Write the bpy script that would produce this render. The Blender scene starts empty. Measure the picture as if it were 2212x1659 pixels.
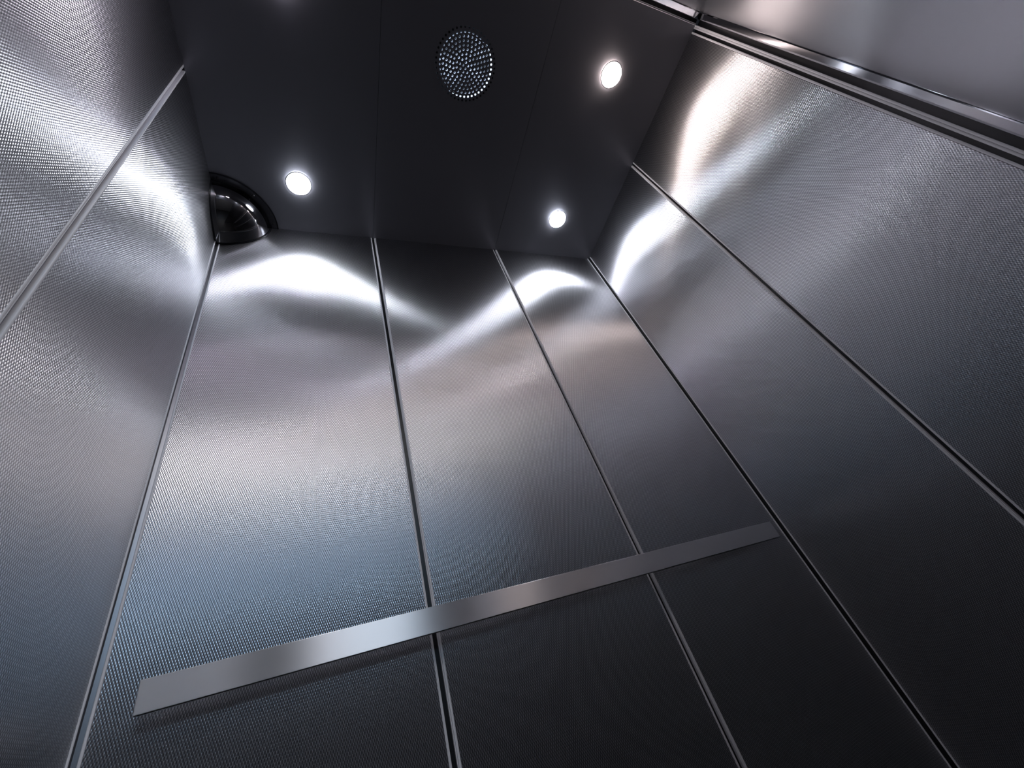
import bpy, bmesh, math
from mathutils import Vector, Matrix

# ------------------------------------------------------------------ camera
S = bpy.context.scene
C = S.collection
W = 1.491            # cab width
H = 2.300            # ceiling height
X1, X2 = 0.4941, 0.9999   # vertical joints of the rear wall
YS = -0.4405         # joint of the side walls
YF = -0.8655         # end of the side walls' patterned panels
YFRONT = -0.921      # inside face of the front wall

cam_d = bpy.data.cameras.new('camera'); cam = bpy.data.objects.new('camera', cam_d); C.objects.link(cam)
cam_d.sensor_fit = 'HORIZONTAL'; cam_d.sensor_width = 36.0
cam_d.lens = 881.88 / 2212.0 * 36.0
cam_d.clip_start = 0.005
right = Vector((0.919397, -0.268536, -0.287398)); down = Vector((-0.037859, 0.666868, -0.744214)); fwd = Vector((0.391504, 0.695108, 0.602950))
Mx = Matrix((right, -down, -fwd)).transposed().to_4x4(); Mx.translation = Vector((0.34691, -0.87247, 0.76034))
cam.matrix_world = Mx
S.camera = cam

# ------------------------------------------------------------------ world, exposure
w = bpy.data.worlds.new('world'); S.world = w; w.use_nodes = True
bg = w.node_tree.nodes['Background']; bg.inputs[0].default_value = (0.05, 0.055, 0.07, 1); bg.inputs[1].default_value = 0.15
S.view_settings.view_transform = 'Standard'; S.view_settings.look = 'None'
S.view_settings.gamma = 1.0; S.view_settings.use_curve_mapping = False
S.view_settings.exposure = 0.36
LAMP = 60.0
COOL = (0.86, 0.90, 1.0); WARM = (1.0, 0.83, 0.77); PINK = (0.95, 0.86, 1.0)

# ------------------------------------------------------------------ materials
def mat(name, col, rough=0.4, metal=0.0, aniso=0.0, tangent=None, emit=None, es=0.0, coat=0.0):
    m = bpy.data.materials.new(name); m.use_nodes = True
    nt = m.node_tree; b = nt.nodes['Principled BSDF']
    b.inputs['Base Color'].default_value = (*col, 1); b.inputs['Roughness'].default_value = rough
    b.inputs['Metallic'].default_value = metal; b.inputs['Anisotropic'].default_value = aniso
    b.inputs['Coat Weight'].default_value = coat
    if tangent:
        t = nt.nodes.new('ShaderNodeCombineXYZ')
        for i in range(3): t.inputs[i].default_value = tangent[i]
        nt.links.new(t.outputs[0], b.inputs['Tangent'])
    if emit:
        b.inputs['Emission Color'].default_value = (*emit, 1); b.inputs['Emission Strength'].default_value = es
    return m

def mnode(nt, op, a, b=None):
    n = nt.nodes.new('ShaderNodeMath'); n.operation = op
    for i, v in enumerate((a, b)):
        if v is None: continue
        if isinstance(v, (int, float)): n.inputs[i].default_value = v
        else: nt.links.new(v, n.inputs[i])
    return n.outputs[0]

def smudge(nt, b, base, amount, scale, stretch):
    """wear: wiped streaks that vary the roughness a little"""
    g = nt.nodes.new('ShaderNodeNewGeometry'); mp = nt.nodes.new('ShaderNodeMapping')
    mp.inputs['Scale'].default_value = stretch
    nt.links.new(g.outputs['Position'], mp.inputs['Vector'])
    n = nt.nodes.new('ShaderNodeTexNoise'); n.inputs['Scale'].default_value = scale; n.inputs['Detail'].default_value = 4
    nt.links.new(mp.outputs[0], n.inputs['Vector'])
    r = mnode(nt, 'MULTIPLY_ADD', n.outputs[0], amount); r.node.inputs[2].default_value = base - amount * 0.5
    nt.links.new(r, b.inputs['Roughness'])

def second_lobe(m, rough, fac):
    nt = m.node_tree; b = nt.nodes['Principled BSDF']; out = nt.nodes['Material Output']
    g = nt.nodes.new('ShaderNodeBsdfAnisotropic'); g.inputs['Color'].default_value = b.inputs['Base Color'].default_value
    g.inputs['Roughness'].default_value = rough
    if b.inputs['Normal'].is_linked: nt.links.new(b.inputs['Normal'].links[0].from_socket, g.inputs['Normal'])
    mx = nt.nodes.new('ShaderNodeMixShader'); mx.inputs[0].default_value = fac
    nt.links.new(b.outputs[0], mx.inputs[1]); nt.links.new(g.outputs[0], mx.inputs[2]); nt.links.new(mx.outputs[0], out.inputs[0])

SX = 0.75      # steepest sideways slope of the embossed pattern
SZ = 0.075     # steepest up-down slope
def pattern_mat(name, axis):
    """stainless steel with a rolled-in staggered bump pattern, 3.8 x 4.4 mm"""
    m = mat(name, (0.62, 0.62, 0.645), 0.282, 1.0, 0.87, (1, 0, 0) if axis == 0 else (0, 1, 0))
    nt = m.node_tree; b = nt.nodes['Principled BSDF']
    g = nt.nodes.new('ShaderNodeNewGeometry'); sp = nt.nodes.new('ShaderNodeSeparateXYZ')
    nt.links.new(g.outputs['Position'], sp.inputs[0])
    u = mnode(nt, 'MULTIPLY', sp.outputs[axis], 2 * math.pi / 0.0038)
    v = mnode(nt, 'MULTIPLY', sp.outputs[2], math.pi / 0.0044)
    su = mnode(nt, 'MULTIPLY', mnode(nt, 'MULTIPLY', mnode(nt, 'SINE', u), mnode(nt, 'COSINE', v)), SX)
    sv = mnode(nt, 'MULTIPLY', mnode(nt, 'MULTIPLY', mnode(nt, 'COSINE', u), mnode(nt, 'SINE', v)), SZ)
    cx = nt.nodes.new('ShaderNodeCombineXYZ')
    nt.links.new(su, cx.inputs[axis]); nt.links.new(sv, cx.inputs[2])
    ad = nt.nodes.new('ShaderNodeVectorMath'); ad.operation = 'ADD'
    nt.links.new(g.outputs['True Normal'], ad.inputs[0]); nt.links.new(cx.outputs[0], ad.inputs[1])
    nm = nt.nodes.new('ShaderNodeVectorMath'); nm.operation = 'NORMALIZE'
    nt.links.new(ad.outputs[0], nm.inputs[0]); nt.links.new(nm.outputs[0], b.inputs['Normal'])
    second_lobe(m, 0.45, 0.08)
    # light and shade of the bumps put into colour: bright tops, darkened recesses
    h = mnode(nt, 'MULTIPLY', mnode(nt, 'COSINE', u), mnode(nt, 'COSINE', v))
    mr = nt.nodes.new('ShaderNodeMapRange'); mr.interpolation_type = 'SMOOTHSTEP'
    mr.inputs[1].default_value = -0.25; mr.inputs[2].default_value = 0.55; nt.links.new(h, mr.inputs[0])
    mc = nt.nodes.new('ShaderNodeMix'); mc.data_type = 'RGBA'; nt.links.new(mr.outputs[0], mc.inputs[0])
    mc.inputs[6].default_value = (0.37, 0.37, 0.39, 1); mc.inputs[7].default_value = (0.92, 0.92, 0.95, 1)
    nt.links.new(mc.outputs[2], b.inputs['Base Color'])
    for q in nt.nodes:
        if q.type == 'BSDF_GLOSSY': nt.links.new(mc.outputs[2], q.inputs['Color'])
    smudge(nt, b, 0.282, 0.010, 6, (1, 1, 0.35))
    return m

M = {}
M['pat_x'] = pattern_mat('patterned_steel_rear', 0)
M['pat_y'] = pattern_mat('patterned_steel_side', 1)
M['ceil'] = mat('dark_brushed_steel', (0.30, 0.30, 0.33), 0.30, 1.0, 0.7, (0, 1, 0))
smudge(M['ceil'].node_tree, M['ceil'].node_tree.nodes['Principled BSDF'], 0.30, 0.05, 5, (6, 0.4, 1))
second_lobe(M['ceil'], 0.62, 0.5)
M['rail'] = mat('brushed_steel_rail', (0.92, 0.92, 0.94), 0.41, 1.0, 1.0, (0, 0, 1))
M['front'] = mat('brushed_steel_front', (0.72, 0.72, 0.75), 0.22, 1.0, 0.5, (0, 0, 1))
smudge(M['front'].node_tree, M['front'].node_tree.nodes['Principled BSDF'], 0.22, 0.05, 55, (1, 1, 5))
M['mirror'] = mat('polished_steel', (0.80, 0.80, 0.83), 0.06, 1.0)
M['lip'] = mat('satin_steel_lip', (0.95, 0.95, 0.98), 0.4, 0.0, 0.9, (0, 0, 1))
M['groove'] = mat('shaded_groove', (0.012, 0.013, 0.015), 0.35)  # same channel metal as the grey one, dark reflection and shade put into colour
M['groove_grey'] = mat('grey_groove', (0.30, 0.30, 0.32), 0.35, 1.0)
M['shell'] = mat('backing_steel', (0.08, 0.08, 0.085), 0.5, 0.6)
M['floor'] = mat('dark_floor', (0.022, 0.022, 0.025), 0.45)
M['dome'] = mat('smoked_mirror_dome', (0.30, 0.30, 0.31), 0.02, 1.0)
M['black'] = mat('black_plastic', (0.008, 0.008, 0.010), 0.25)
M['flange'] = mat('glossy_dark_flange', (0.16, 0.16, 0.175), 0.18, 1.0)
M['duct'] = mat('duct_dark', (0.004, 0.004, 0.005), 0.6)
M['duct_light'] = mat('duct_glow_band', (0.8, 0.8, 0.8), 0.5, emit=(0.62, 0.78, 1.0), es=1.6)  # lit look of the duct wall put in as an emissive band
M['glow_plate'] = mat('vent_plate_glow', (0.1, 0.1, 0.12), 0.5, emit=(0.60, 0.74, 1.0), es=0.5)  # backing plate; the light falling on it is put in as emission
_n = M['glow_plate'].node_tree; _g = _n.nodes.new('ShaderNodeNewGeometry'); _t = _n.nodes.new('ShaderNodeTexNoise'); _t.inputs['Scale'].default_value = 22; _t.inputs['Detail'].default_value = 1
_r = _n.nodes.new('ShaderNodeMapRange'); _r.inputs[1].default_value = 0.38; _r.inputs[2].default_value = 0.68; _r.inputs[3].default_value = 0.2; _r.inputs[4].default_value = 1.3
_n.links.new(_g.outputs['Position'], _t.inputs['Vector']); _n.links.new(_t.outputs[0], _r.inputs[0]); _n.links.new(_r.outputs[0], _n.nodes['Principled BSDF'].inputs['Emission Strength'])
M['lens_cool'] = mat('lamp_lens_cool', (0.9, 0.9, 0.9), 0.4, emit=COOL, es=LAMP)
M['lens_pink'] = mat('lamp_lens_dim', (0.9, 0.9, 0.9), 0.4, emit=PINK, es=LAMP * 0.55)
M['lens_warm'] = mat('lamp_lens_warm', (0.9, 0.9, 0.9), 0.4, emit=WARM, es=LAMP)
M['hall_wall'] = mat('hall_paint', (0.14, 0.14, 0.15), 0.8)
M['hall_panel'] = mat('added_hall_glow', (0.9, 0.9, 0.9), 0.5, emit=(1.0, 0.96, 0.95), es=5.0)
M['hall_light'] = mat('added_blue_glow', (0.9, 0.9, 0.9), 0.5, emit=(0.42, 0.70, 1.0), es=3.6)

# ------------------------------------------------------------------ helpers
def obj(name, bm, m, parent=None, smooth=False):
    me = bpy.data.meshes.new(name)
    bmesh.ops.recalc_face_normals(bm, faces=bm.faces)
    bm.to_mesh(me); bm.free()
    me.materials.append(m)
    if smooth:
        for p in me.polygons: p.use_smooth = True
    o = bpy.data.objects.new(name, me); C.objects.link(o)
    if parent is not None: o.parent = parent
    return o
def thing(name, label, cat, loc=(0, 0, 0), group=None):
    o = bpy.data.objects.new(name, None); C.objects.link(o); o.location = loc; o.empty_display_size = 0.05
    o['label'] = label; o['category'] = cat
    if group: o['group'] = group
    return o
def box(bm, x0, x1, y0, y1, z0, z1, bevel=0.0):
    v = [bm.verts.new((x, y, z)) for x in (x0, x1) for y in (y0, y1) for z in (z0, z1)]
    f = [(0, 1, 3, 2), (4, 6, 7, 5), (0, 4, 5, 1), (2, 3, 7, 6), (0, 2, 6, 4), (1, 5, 7, 3)]
    fs = [bm.faces.new([v[i] for i in q]) for q in f]
    if bevel:
        es = list({e for q in fs for e in q.edges})
        bmesh.ops.bevel(bm, geom=es, offset=bevel, segments=3, affect='EDGES', profile=0.5)
def bxo(name, m, parent, *a, bevel=0.0):
    bm = bmesh.new(); box(bm, *a, bevel=bevel); return obj(name, bm, m, parent)
def prism_z(bm, prof, z0, z1):
    a = [bm.verts.new((x, y, z0)) for x, y in prof]; b = [bm.verts.new((x, y, z1)) for x, y in prof]
    n = len(prof)
    bm.faces.new(a); bm.faces.new(b[::-1])
    for i in range(n): bm.faces.new((a[i], a[(i + 1) % n], b[(i + 1) % n], b[i]))
def structure(name, label, cat, bm=None, m=None):
    if bm is None:
        o = bpy.data.objects.new(name, None); C.objects.link(o)
    else: o = obj(name, bm, m)
    o['kind'] = 'structure'; o['label'] = label; o['category'] = cat
    return o

# ------------------------------------------------------------------ walls
PT = 0.0012   # panel sheet thickness
TW = 0.0095   # half width of a joint trim
def wall(name, label, shell, panels, pm):
    bm = bmesh.new(); box(bm, *shell)
    o = structure(name, label, 'wall', bm, M['shell'])
    for p in panels: bxo('wall_panel', pm, o, *p)
    return o
wall('wall_back', 'rear cab wall of three tall bump-patterned stainless steel panels behind the handrail', (-0.04, W + 0.04, 0.009, 0.05, 0, H),
     [(0.012, X1 - TW, 0.0, 0.0088, 0.0, H), (X1 + TW, X2 - TW, 0.0, 0.0088, 0.0, H), (X2 + TW, W - 0.012, 0.0, 0.0088, 0.0, H)], M['pat_x'])
wall('wall_left', 'left cab wall of bump-patterned stainless steel, below the corner camera dome', (-0.05, -0.009, -0.96, 0.008, 0, H),
     [(-0.0088, 0.0, YS + TW, -0.012, 0.0, H), (-0.0088, 0.0, YF, YS - TW, 0.0, H)], M['pat_y'])
wall('wall_right', 'right cab wall of bump-patterned stainless steel running up to the front corner', (W + 0.009, W + 0.05, -0.96, 0.008, 0, H),
     [(W, W + 0.0088, YS + TW, -0.012, 0.0, H), (W, W + 0.0088, YF + 0.0005, YS - TW, 0.0, H)], M['pat_y'])

# floor
bm = bmesh.new(); box(bm, -0.05, W + 0.05, -0.96, 0.05, -0.03, -0.0005)
structure('floor', 'dark floor of the elevator cab', 'floor', bm, M['floor'])

# ------------------------------------------------------------------ joint trims: lip, groove, double lip
tn = [0]
def trim(label, place, gm, flip=False):
    """place(s, n) -> (x, y): s along the wall, n out of the wall into the cab"""
    tn[0] += 1
    def part(nm, m, prof, parent=None):
        bm = bmesh.new(); prism_z(bm, [place(s if not flip else -s, n) for s, n in prof], 0.0, H - 0.0005)
        return obj(nm, bm, m, parent)
    bm = bmesh.new(); prism_z(bm, [place(s, n) for s, n in [(-TW, -0.0088), (TW, -0.0088), (TW, -0.0065), (-TW, -0.0065)]], 0.0, H - 0.0005)
    root = structure('trim_%d' % tn[0], label, 'trim', bm, gm)
    def lip(a, b):
        c, q = (a + b) / 2, (b - a) / 2
        arc = [(c - q * math.cos(math.pi * k / 10), 0.4 * q * math.sin(math.pi * k / 10)) for k in range(11)]
        part('lip', M['lip'], [(a, -0.0064)] + arc + [(b, -0.0064)], root)
    lip(-TW, -TW + 0.0042)
    lip(TW - 0.0062, TW - 0.0044)
    lip(TW - 0.0040, TW)
    return root
trim('steel joint strip on the rear wall, left of the two crossed by the handrail', lambda s, n: (X1 + s, -n), M['groove'])
trim('steel joint strip on the rear wall, right of the two crossed by the handrail', lambda s, n: (X2 + s, -n), M['groove'])
trim('steel joint strip in the middle of the left wall', lambda s, n: (n, YS + s), M['groove_grey'], True)
trim('steel joint strip in the middle of the right wall', lambda s, n: (W - n, YS + s), M['groove'])

def corner(label, cx, sg, gm):
    tn[0] += 1
    z1 = H - 0.0005
    bm = bmesh.new(); prism_z(bm, [(cx + sg * 0.0075, -0.0002), (cx + sg * 0.0075, 0.0085), (cx - sg * 0.0085, 0.0085), (cx - sg * 0.0085, -0.0075), (cx - sg * 0.0002, -0.0075), (cx + sg * 0.0015, -0.0015)], 0, z1)
    root = structure('trim_%d' % tn[0], label, 'trim', bm, gm)
    bm = bmesh.new(); prism_z(bm, [(cx + sg * 0.0077, 0.0085), *[(cx + sg * (0.00975 - 0.00205 * math.cos(math.pi * k / 8)), -0.0002 - 0.0018 * math.sin(math.pi * k / 8)) for k in range(9)], (cx + sg * 0.0118, 0.0085)], 0, z1)
    obj('lip', bm, M['lip'], root)
    bm = bmesh.new(); prism_z(bm, [(cx - sg * 0.0085, -0.0077), *[(cx + sg * (0.0002 + 0.0018 * math.sin(math.pi * k / 8)), -0.00975 + 0.00205 * math.cos(math.pi * k / 8)) for k in range(9)], (cx - sg * 0.0085, -0.0118)], 0, z1)
    obj('lip', bm, M['lip'], root)
corner('steel corner strip below the camera dome, where left and rear walls meet', 0.0, 1, M['groove_grey'])
corner('steel corner strip where rear and right walls meet, past the handrail end', W, -1, M['groove'])

# front corner frame on both side walls: lip, groove, double lip, dark gap, polished return
for sg, x0, side in ((1, 0.0, 'left'), (-1, W, 'right')):
    tn[0] += 1
    def q(n, y): return (x0 + sg * n, y)
    def pr(prof):
        bm = bmesh.new(); prism_z(bm, [q(n, y) for n, y in prof], 0, H - 0.0005); return bm
    root = structure('trim_%d' % tn[0], 'wide steel edge strip on the %s wall beside the front wall' % side, 'trim',
                     pr([(-0.0088, -0.9185), (-0.0088, -0.8657), (-0.007, -0.8657), (-0.007, -0.9185)]), M['groove'])
    for a, b in ((-0.8708, -0.8657), (-0.8838, -0.8790), (-0.8892, -0.8841)):
        c = (b - a) * 0.25
        obj('lip', pr([(-0.0068, a)] + [(0.0018 * math.sin(math.pi * k / 10), (a + b) / 2 - (b - a) / 2 * math.cos(math.pi * k / 10)) for k in range(11)] + [(-0.0068, b)]), M['lip'], root)
    obj('polished_return', pr([(-0.0068, -0.9030), (0.0005, -0.9030), (0.0020, -0.9036), (0.0188, -0.9184), (0.0192, -0.9203), (-0.0068, -0.9203)]), M['mirror'], root)

# ------------------------------------------------------------------ ceiling: three sheets, the middle one pierced for the vent
FX, FY, FR = 0.748, -0.612, 0.0985
def circle(bm, cx, cy, r, n, z, ph=0.0):
    v = [bm.verts.new((cx + r * math.cos(ph + 2 * math.pi * i / n), cy + r * math.sin(ph + 2 * math.pi * i / n), z)) for i in range(n)]
    return [bm.edges.new((v[i], v[(i + 1) % n])) for i in range(n)]
CE = -0.8872
bm = bmesh.new(); box(bm, -0.05, W + 0.05, -0.96, 0.05, H + 0.12, H + 0.14)
ceil = structure('ceiling', 'dark brushed steel ceiling with four round downlights and a round vent', 'ceiling', bm, M['shell'])
G = 0.0004
for a, b in ((-0.0, X1 - G), (X2 + G, W)):
    bxo('ceiling_panel', M['ceil'], ceil, a, b, CE, 0.0, H, H + 0.0015)
bm = bmesh.new()
zs = H
vs = [bm.verts.new(p) for p in ((X1 + G, CE, zs), (X2 - G, CE, zs), (X2 - G, 0, zs), (X1 + G, 0, zs))]
ed = [bm.edges.new((vs[i], vs[(i + 1) % 4])) for i in range(4)]
ed += circle(bm, FX, FY, FR, 96, zs)
bmesh.ops.triangle_fill(bm, use_beauty=True, edges=ed, use_dissolve=False)
def thicken(bm, t):
    r = bmesh.ops.extrude_face_region(bm, geom=bm.faces[:])
    for v in [g for g in r['geom'] if isinstance(g, bmesh.types.BMVert)]: v.co.z += t
thicken(bm, 0.0015)
obj('ceiling_panel', bm, M['ceil'], ceil)
bxo('seam_backing', M['black'], ceil, X1 - 0.01, X1 + 0.01, CE, 0, H + 0.0016, H + 0.003)
bxo('seam_backing', M['black'], ceil, X2 - 0.01, X2 + 0.01, CE, 0, H + 0.0016, H + 0.003)
# bright edge strip along the front edge of the ceiling, dark gap behind it
tn[0] += 1
bm = bmesh.new(); box(bm, 0, W, -0.9025, -0.8905, H + 0.004, H + 0.006)
root = structure('trim_%d' % tn[0], 'bright steel edge strip along the front of the ceiling', 'trim', bm, M['black'])
bxo('lip', M['lip'], root, 0.0, W, -0.8925, CE - 0.0002, H - 0.0030, H + 0.003, bevel=0.0018)
bm = bmesh.new()
pf = [(-0.9025, H + 0.006), (-0.9025, H - 0.0005), (-0.9036, H - 0.0020), (-0.9186, H - 0.0170), (-0.9205, H - 0.0176), (-0.9205, H + 0.006)]
a = [bm.verts.new((0.0178, y, z)) for y, z in pf]; b = [bm.verts.new((W - 0.0178, y, z)) for y, z in pf]
bm.faces.new(a); bm.faces.new(b[::-1])
for i in range(len(pf)): bm.faces.new((a[i], a[(i + 1) % len(pf)], b[(i + 1) % len(pf)], b[i]))
obj('polished_return', bm, M['mirror'], root)

# ------------------------------------------------------------------ front wall with the open doorway, landing beyond
DX0, DX1, DH = 0.02, 0.60, 2.10
bm = bmesh.new(); box(bm, DX1, W + 0.008, -0.96, YFRONT, 0, H + 0.03)
root = structure('wall_front', 'brushed steel front wall at the top right corner, flat and unpatterned', 'wall', bm, M['front'])
bxo('return_panel', M['front'], root, -0.008, DX0, -0.96, YFRONT, 0, H + 0.03)
bxo('header_panel', M['front'], root, DX0, DX1, -0.96, YFRONT, DH, H + 0.03)
HY = -2.9
def st(name, label, cat, m, *a):
    bm = bmesh.new(); box(bm, *a); return structure(name, label, cat, bm, m)
st('floor_landing', 'dark landing floor outside the doorway', 'floor', M['floor'], -1.2, 2.7, HY, -0.962, -0.03, -0.001)
st('wall_landing_far', 'plain far wall of the landing', 'wall', M['hall_wall'], -1.2, 2.7, HY - 0.1, HY - 0.001, 0, 2.6)
st('wall_landing_left', 'plain left wall of the landing', 'wall', M['hall_wall'], -1.3, -1.201, HY, -0.96, 0, 2.6)
st('wall_landing_right', 'plain right wall of the landing', 'wall', M['hall_wall'], 2.701, 2.8, HY, -0.96, 0, 2.6)
st('ceiling_landing', 'plain landing ceiling', 'ceiling', M['hall_wall'], -1.2, 2.7, HY, -0.962, 2.601, 2.65)
wn = structure('added_window_1', 'unseen glowing window added in the far landing wall as a bluish light source', 'window')  # unseen glowing pane, added for the bluish reflections on rail and rear wall
bm = bmesh.new()
for a in ((0.20, 1.10, 1.81, 1.85), (0.20, 1.10, 2.41, 2.45), (0.20, 0.24, 1.8505, 2.4095), (1.06, 1.10, 1.8505, 2.4095)):
    box(bm, a[0], a[1], HY, HY + 0.03, a[2], a[3])
obj('window_frame', bm, M['lip'], wn)
bxo('pane', M['hall_light'], wn, 0.2405, 1.0595, HY, HY + 0.01, 1.8505, 2.4095)
t = thing('added_light_panel', 'unseen light panel added on the landing ceiling to brighten the cab walls', 'added light', (0.65, -1.9, 2.6))  # unseen light, added to lift the middle of the cab walls
bm = bmesh.new(); box(bm, -0.5, 0.5, -0.4, 0.4, -0.012, 0.0, bevel=0.002); obj('frame', bm, M['lip'], t)
bm = bmesh.new(); box(bm, -0.48, 0.48, -0.38, 0.38, -0.016, -0.0121); obj('glow_plate', bm, M['hall_panel'], t)

# ------------------------------------------------------------------ downlights
def lathe(bm, prof, n=48):
    rings = []
    for r, z in prof:
        if r < 1e-6: rings.append([bm.verts.new((0, 0, z))])
        else: rings.append([bm.verts.new((r * math.cos(2 * math.pi * i / n), r * math.sin(2 * math.pi * i / n), z)) for i in range(n)])
    for a, b in zip(rings, rings[1:]):
        for i in range(n):
            j = (i + 1) % n
            if len(a) == 1: bm.faces.new((a[0], b[j], b[i]))
            elif len(b) == 1: bm.faces.new((a[i], a[j], b[0]))
            else: bm.faces.new((a[i], a[j], b[j], b[i]))
def downlight(x, y, m, label):
    t = thing('ceiling_downlight', label, 'downlight', (x, y, H), 'round downlights in the ceiling')
    bm = bmesh.new(); lathe(bm, [(0.0385, 0.0), (0.0385, -0.0010), (0.0372, -0.0016), (0.0366, -0.0010), (0.0366, 0.0)]); obj('bezel', bm, M['flange'], t, True)
    bm = bmesh.new(); lathe(bm, [(0.0364, -0.0002), (0.0362, -0.0015), (0.034, -0.0062), (0.028, -0.0092), (0.015, -0.0110), (0.0, -0.0115)]); obj('lens', bm, m, t, True)
downlight(0.250, -0.172, M['lens_cool'], 'lit white round downlight beside the corner camera dome')
downlight(1.247, -0.172, M['lens_cool'], 'lit white round downlight near the rear right corner, farthest from the camera dome')
downlight(1.251, -0.697, M['lens_warm'], 'lit round downlight with a warm pinkish glow, right of the perforated vent')
downlight(0.250, -0.697, M['lens_pink'], 'lit round downlight at the top edge of the photo, left of the perforated vent')

# ------------------------------------------------------------------ perforated round vent
t = thing('ceiling_vent', 'round perforated vent in the dark ceiling, glowing bluish through its small holes', 'vent', (FX, FY, H))
bm = bmesh.new()
ed = circle(bm, 0, 0, FR - 0.0001, 96, 0)
def holes(bm, hr, rmax):
    e = []
    for k in range(9):
        r = 0.0925 - 0.0106 * k
        if r > rmax: continue
        n = max(1, int(round(2 * math.pi * r / 0.0127)))
        for i in range(n):
            a = 2 * math.pi * (i + 0.37 * k) / n
            e += circle(bm, r * math.cos(a), r * math.sin(a), hr, 12, 0)
    return e
ed += holes(bm, 0.0031, 1)
bmesh.ops.triangle_fill(bm, use_beauty=True, edges=ed, use_dissolve=False)
thicken(bm, 0.0012)
obj('perforated_plate', bm, M['ceil'], t)
bm = bmesh.new()
ed = circle(bm, 0, 0, 0.0802, 96, 0); ed += holes(bm, 0.0021, 0.075)
bmesh.ops.triangle_fill(bm, use_beauty=True, edges=ed, use_dissolve=False)
thicken(bm, 0.0006); bmesh.ops.translate(bm, verts=bm.verts, vec=(0, 0, 0.0042))
obj('glowing_backing_plate', bm, M['glow_plate'], t)
bm = bmesh.new(); lathe(bm, [(0.0872, 0.0014), (0.0872, 0.0300), (0.0878, 0.0300), (0.0878, 0.0014), (0.0872, 0.0014)], 64); obj('duct_glow_ring', bm, M['duct_light'], t)
bm = bmesh.new(); lathe(bm, [(0.0880, 0.0014), (0.0880, 0.031), (0.0890, 0.031), (0.0890, 0.0014), (0.0880, 0.0014)], 64); obj('glow_baffle', bm, M['duct'], t)  # dark sleeve added to hide the glowing ring from the outer holes
bm = bmesh.new(); lathe(bm, [(0.0965, 0.0024), (0.0965, 0.07), (0.0, 0.07)], 64); obj('duct', bm, M['duct'], t)

# ------------------------------------------------------------------ corner camera dome
R = 0.147; RZ = 0.131
t = thing('security_camera_dome', 'smoked mirror quarter dome with dark flange in the rear left ceiling corner', 'camera dome', (0, 0, H))
def octant(bm, r, n=28):
    g = []
    for i in range(n + 1):
        th = math.pi / 2 * i / n
        g.append([bm.verts.new((r * math.sin(th) * math.cos(p) + 0.0004, -r * math.sin(th) * math.sin(p) - 0.0004, -RZ * math.cos(th) - 0.0002)) for p in [math.pi / 2 * j / n for j in range(n + 1)]])
    for i in range(n):
        for j in range(n):
            bm.faces.new((g[i][j], g[i + 1][j], g[i + 1][j + 1], g[i][j + 1]))
    bmesh.ops.remove_doubles(bm, verts=bm.verts, dist=1e-6)
bm = bmesh.new(); octant(bm, R); obj('dome_cover', bm, M['dome'], t, True)
def sector(bm, r0, r1, z0, z1, n=40):
    A = [math.pi / 2 * i / n for i in range(n + 1)]
    pts = [[(r * math.cos(a) + 0.0003, -r * math.sin(a) - 0.0003, z) for a in A] for r, z in ((r0, z0), (r1, z0), (r1, z1), (r0, z1))]
    v = [[bm.verts.new(p) for p in row] for row in pts]
    for i in range(n):
        for k in range(4):
            bm.faces.new((v[k][i], v[k][i + 1], v[(k + 1) % 4][i + 1], v[(k + 1) % 4][i]))
    bm.faces.new([v[k][0] for k in range(4)]); bm.faces.new([v[k][n] for k in range(4)])
bm = bmesh.new(); sector(bm, R + 0.0005, 0.168, -0.0036, -0.0003); fl = obj('mounting_flange', bm, M['flange'], t)
bm = bmesh.new(); sector(bm, 0.1683, 0.1715, -0.0046, -0.0003); obj('flange_edge', bm, M['black'], t)
for a in (0.12, 0.8, 1.45):
    bm = bmesh.new(); lathe(bm, [(0.0042, -0.0036), (0.0042, -0.0052), (0.003, -0.0062), (0.0, -0.0064)], 16)
    bmesh.ops.translate(bm, verts=bm.verts, vec=(0.158 * math.cos(a), -0.158 * math.sin(a), 0)); obj('screw', bm, M['black'], fl, True)
def arcband(axis):
    bm = bmesh.new(); n = 36; v = []
    for r, d in ((-0.001, 0.0003), (0.0035, 0.0003), (0.0035, 0.0035), (-0.001, 0.0035)):
        row = []
        for i in range(n + 1):
            a = math.pi / 2 * i / n; s, z = (R + r) * math.cos(a), -0.0003 - (RZ + r) * math.sin(a)
            row.append(bm.verts.new((s, -d, z) if axis == 0 else (d, -s, z)))
        v.append(row)
    for i in range(n):
        for k in range(4): bm.faces.new((v[k][i], v[k][i + 1], v[(k + 1) % 4][i + 1], v[(k + 1) % 4][i]))
    obj('gasket', bm, M['black'], t)
arcband(0); arcband(1)

# ------------------------------------------------------------------ handrail
t = thing('handrail', 'flat brushed steel handrail bar across the rear wall', 'handrail', (0, 0, 0))
bxo('rail_bar', M['rail'], t, 0.0707, 1.4097, -0.042, -0.034, 0.9076, 0.9500, bevel=0.0009)
for x in (0.22, 0.745, 1.27):
    bm = bmesh.new(); lathe(bm, [(0.0, 0.0), (0.009, 0.0), (0.009, 0.0338 - 0.0002), (0.0, 0.0338 - 0.0002)], 24)
    bmesh.ops.rotate(bm, verts=bm.verts, matrix=Matrix.Rotation(math.radians(90), 3, 'X'))
    bmesh.ops.translate(bm, verts=bm.verts, vec=(x, -0.0001, 0.9288)); obj('bracket', bm, M['rail'], t)
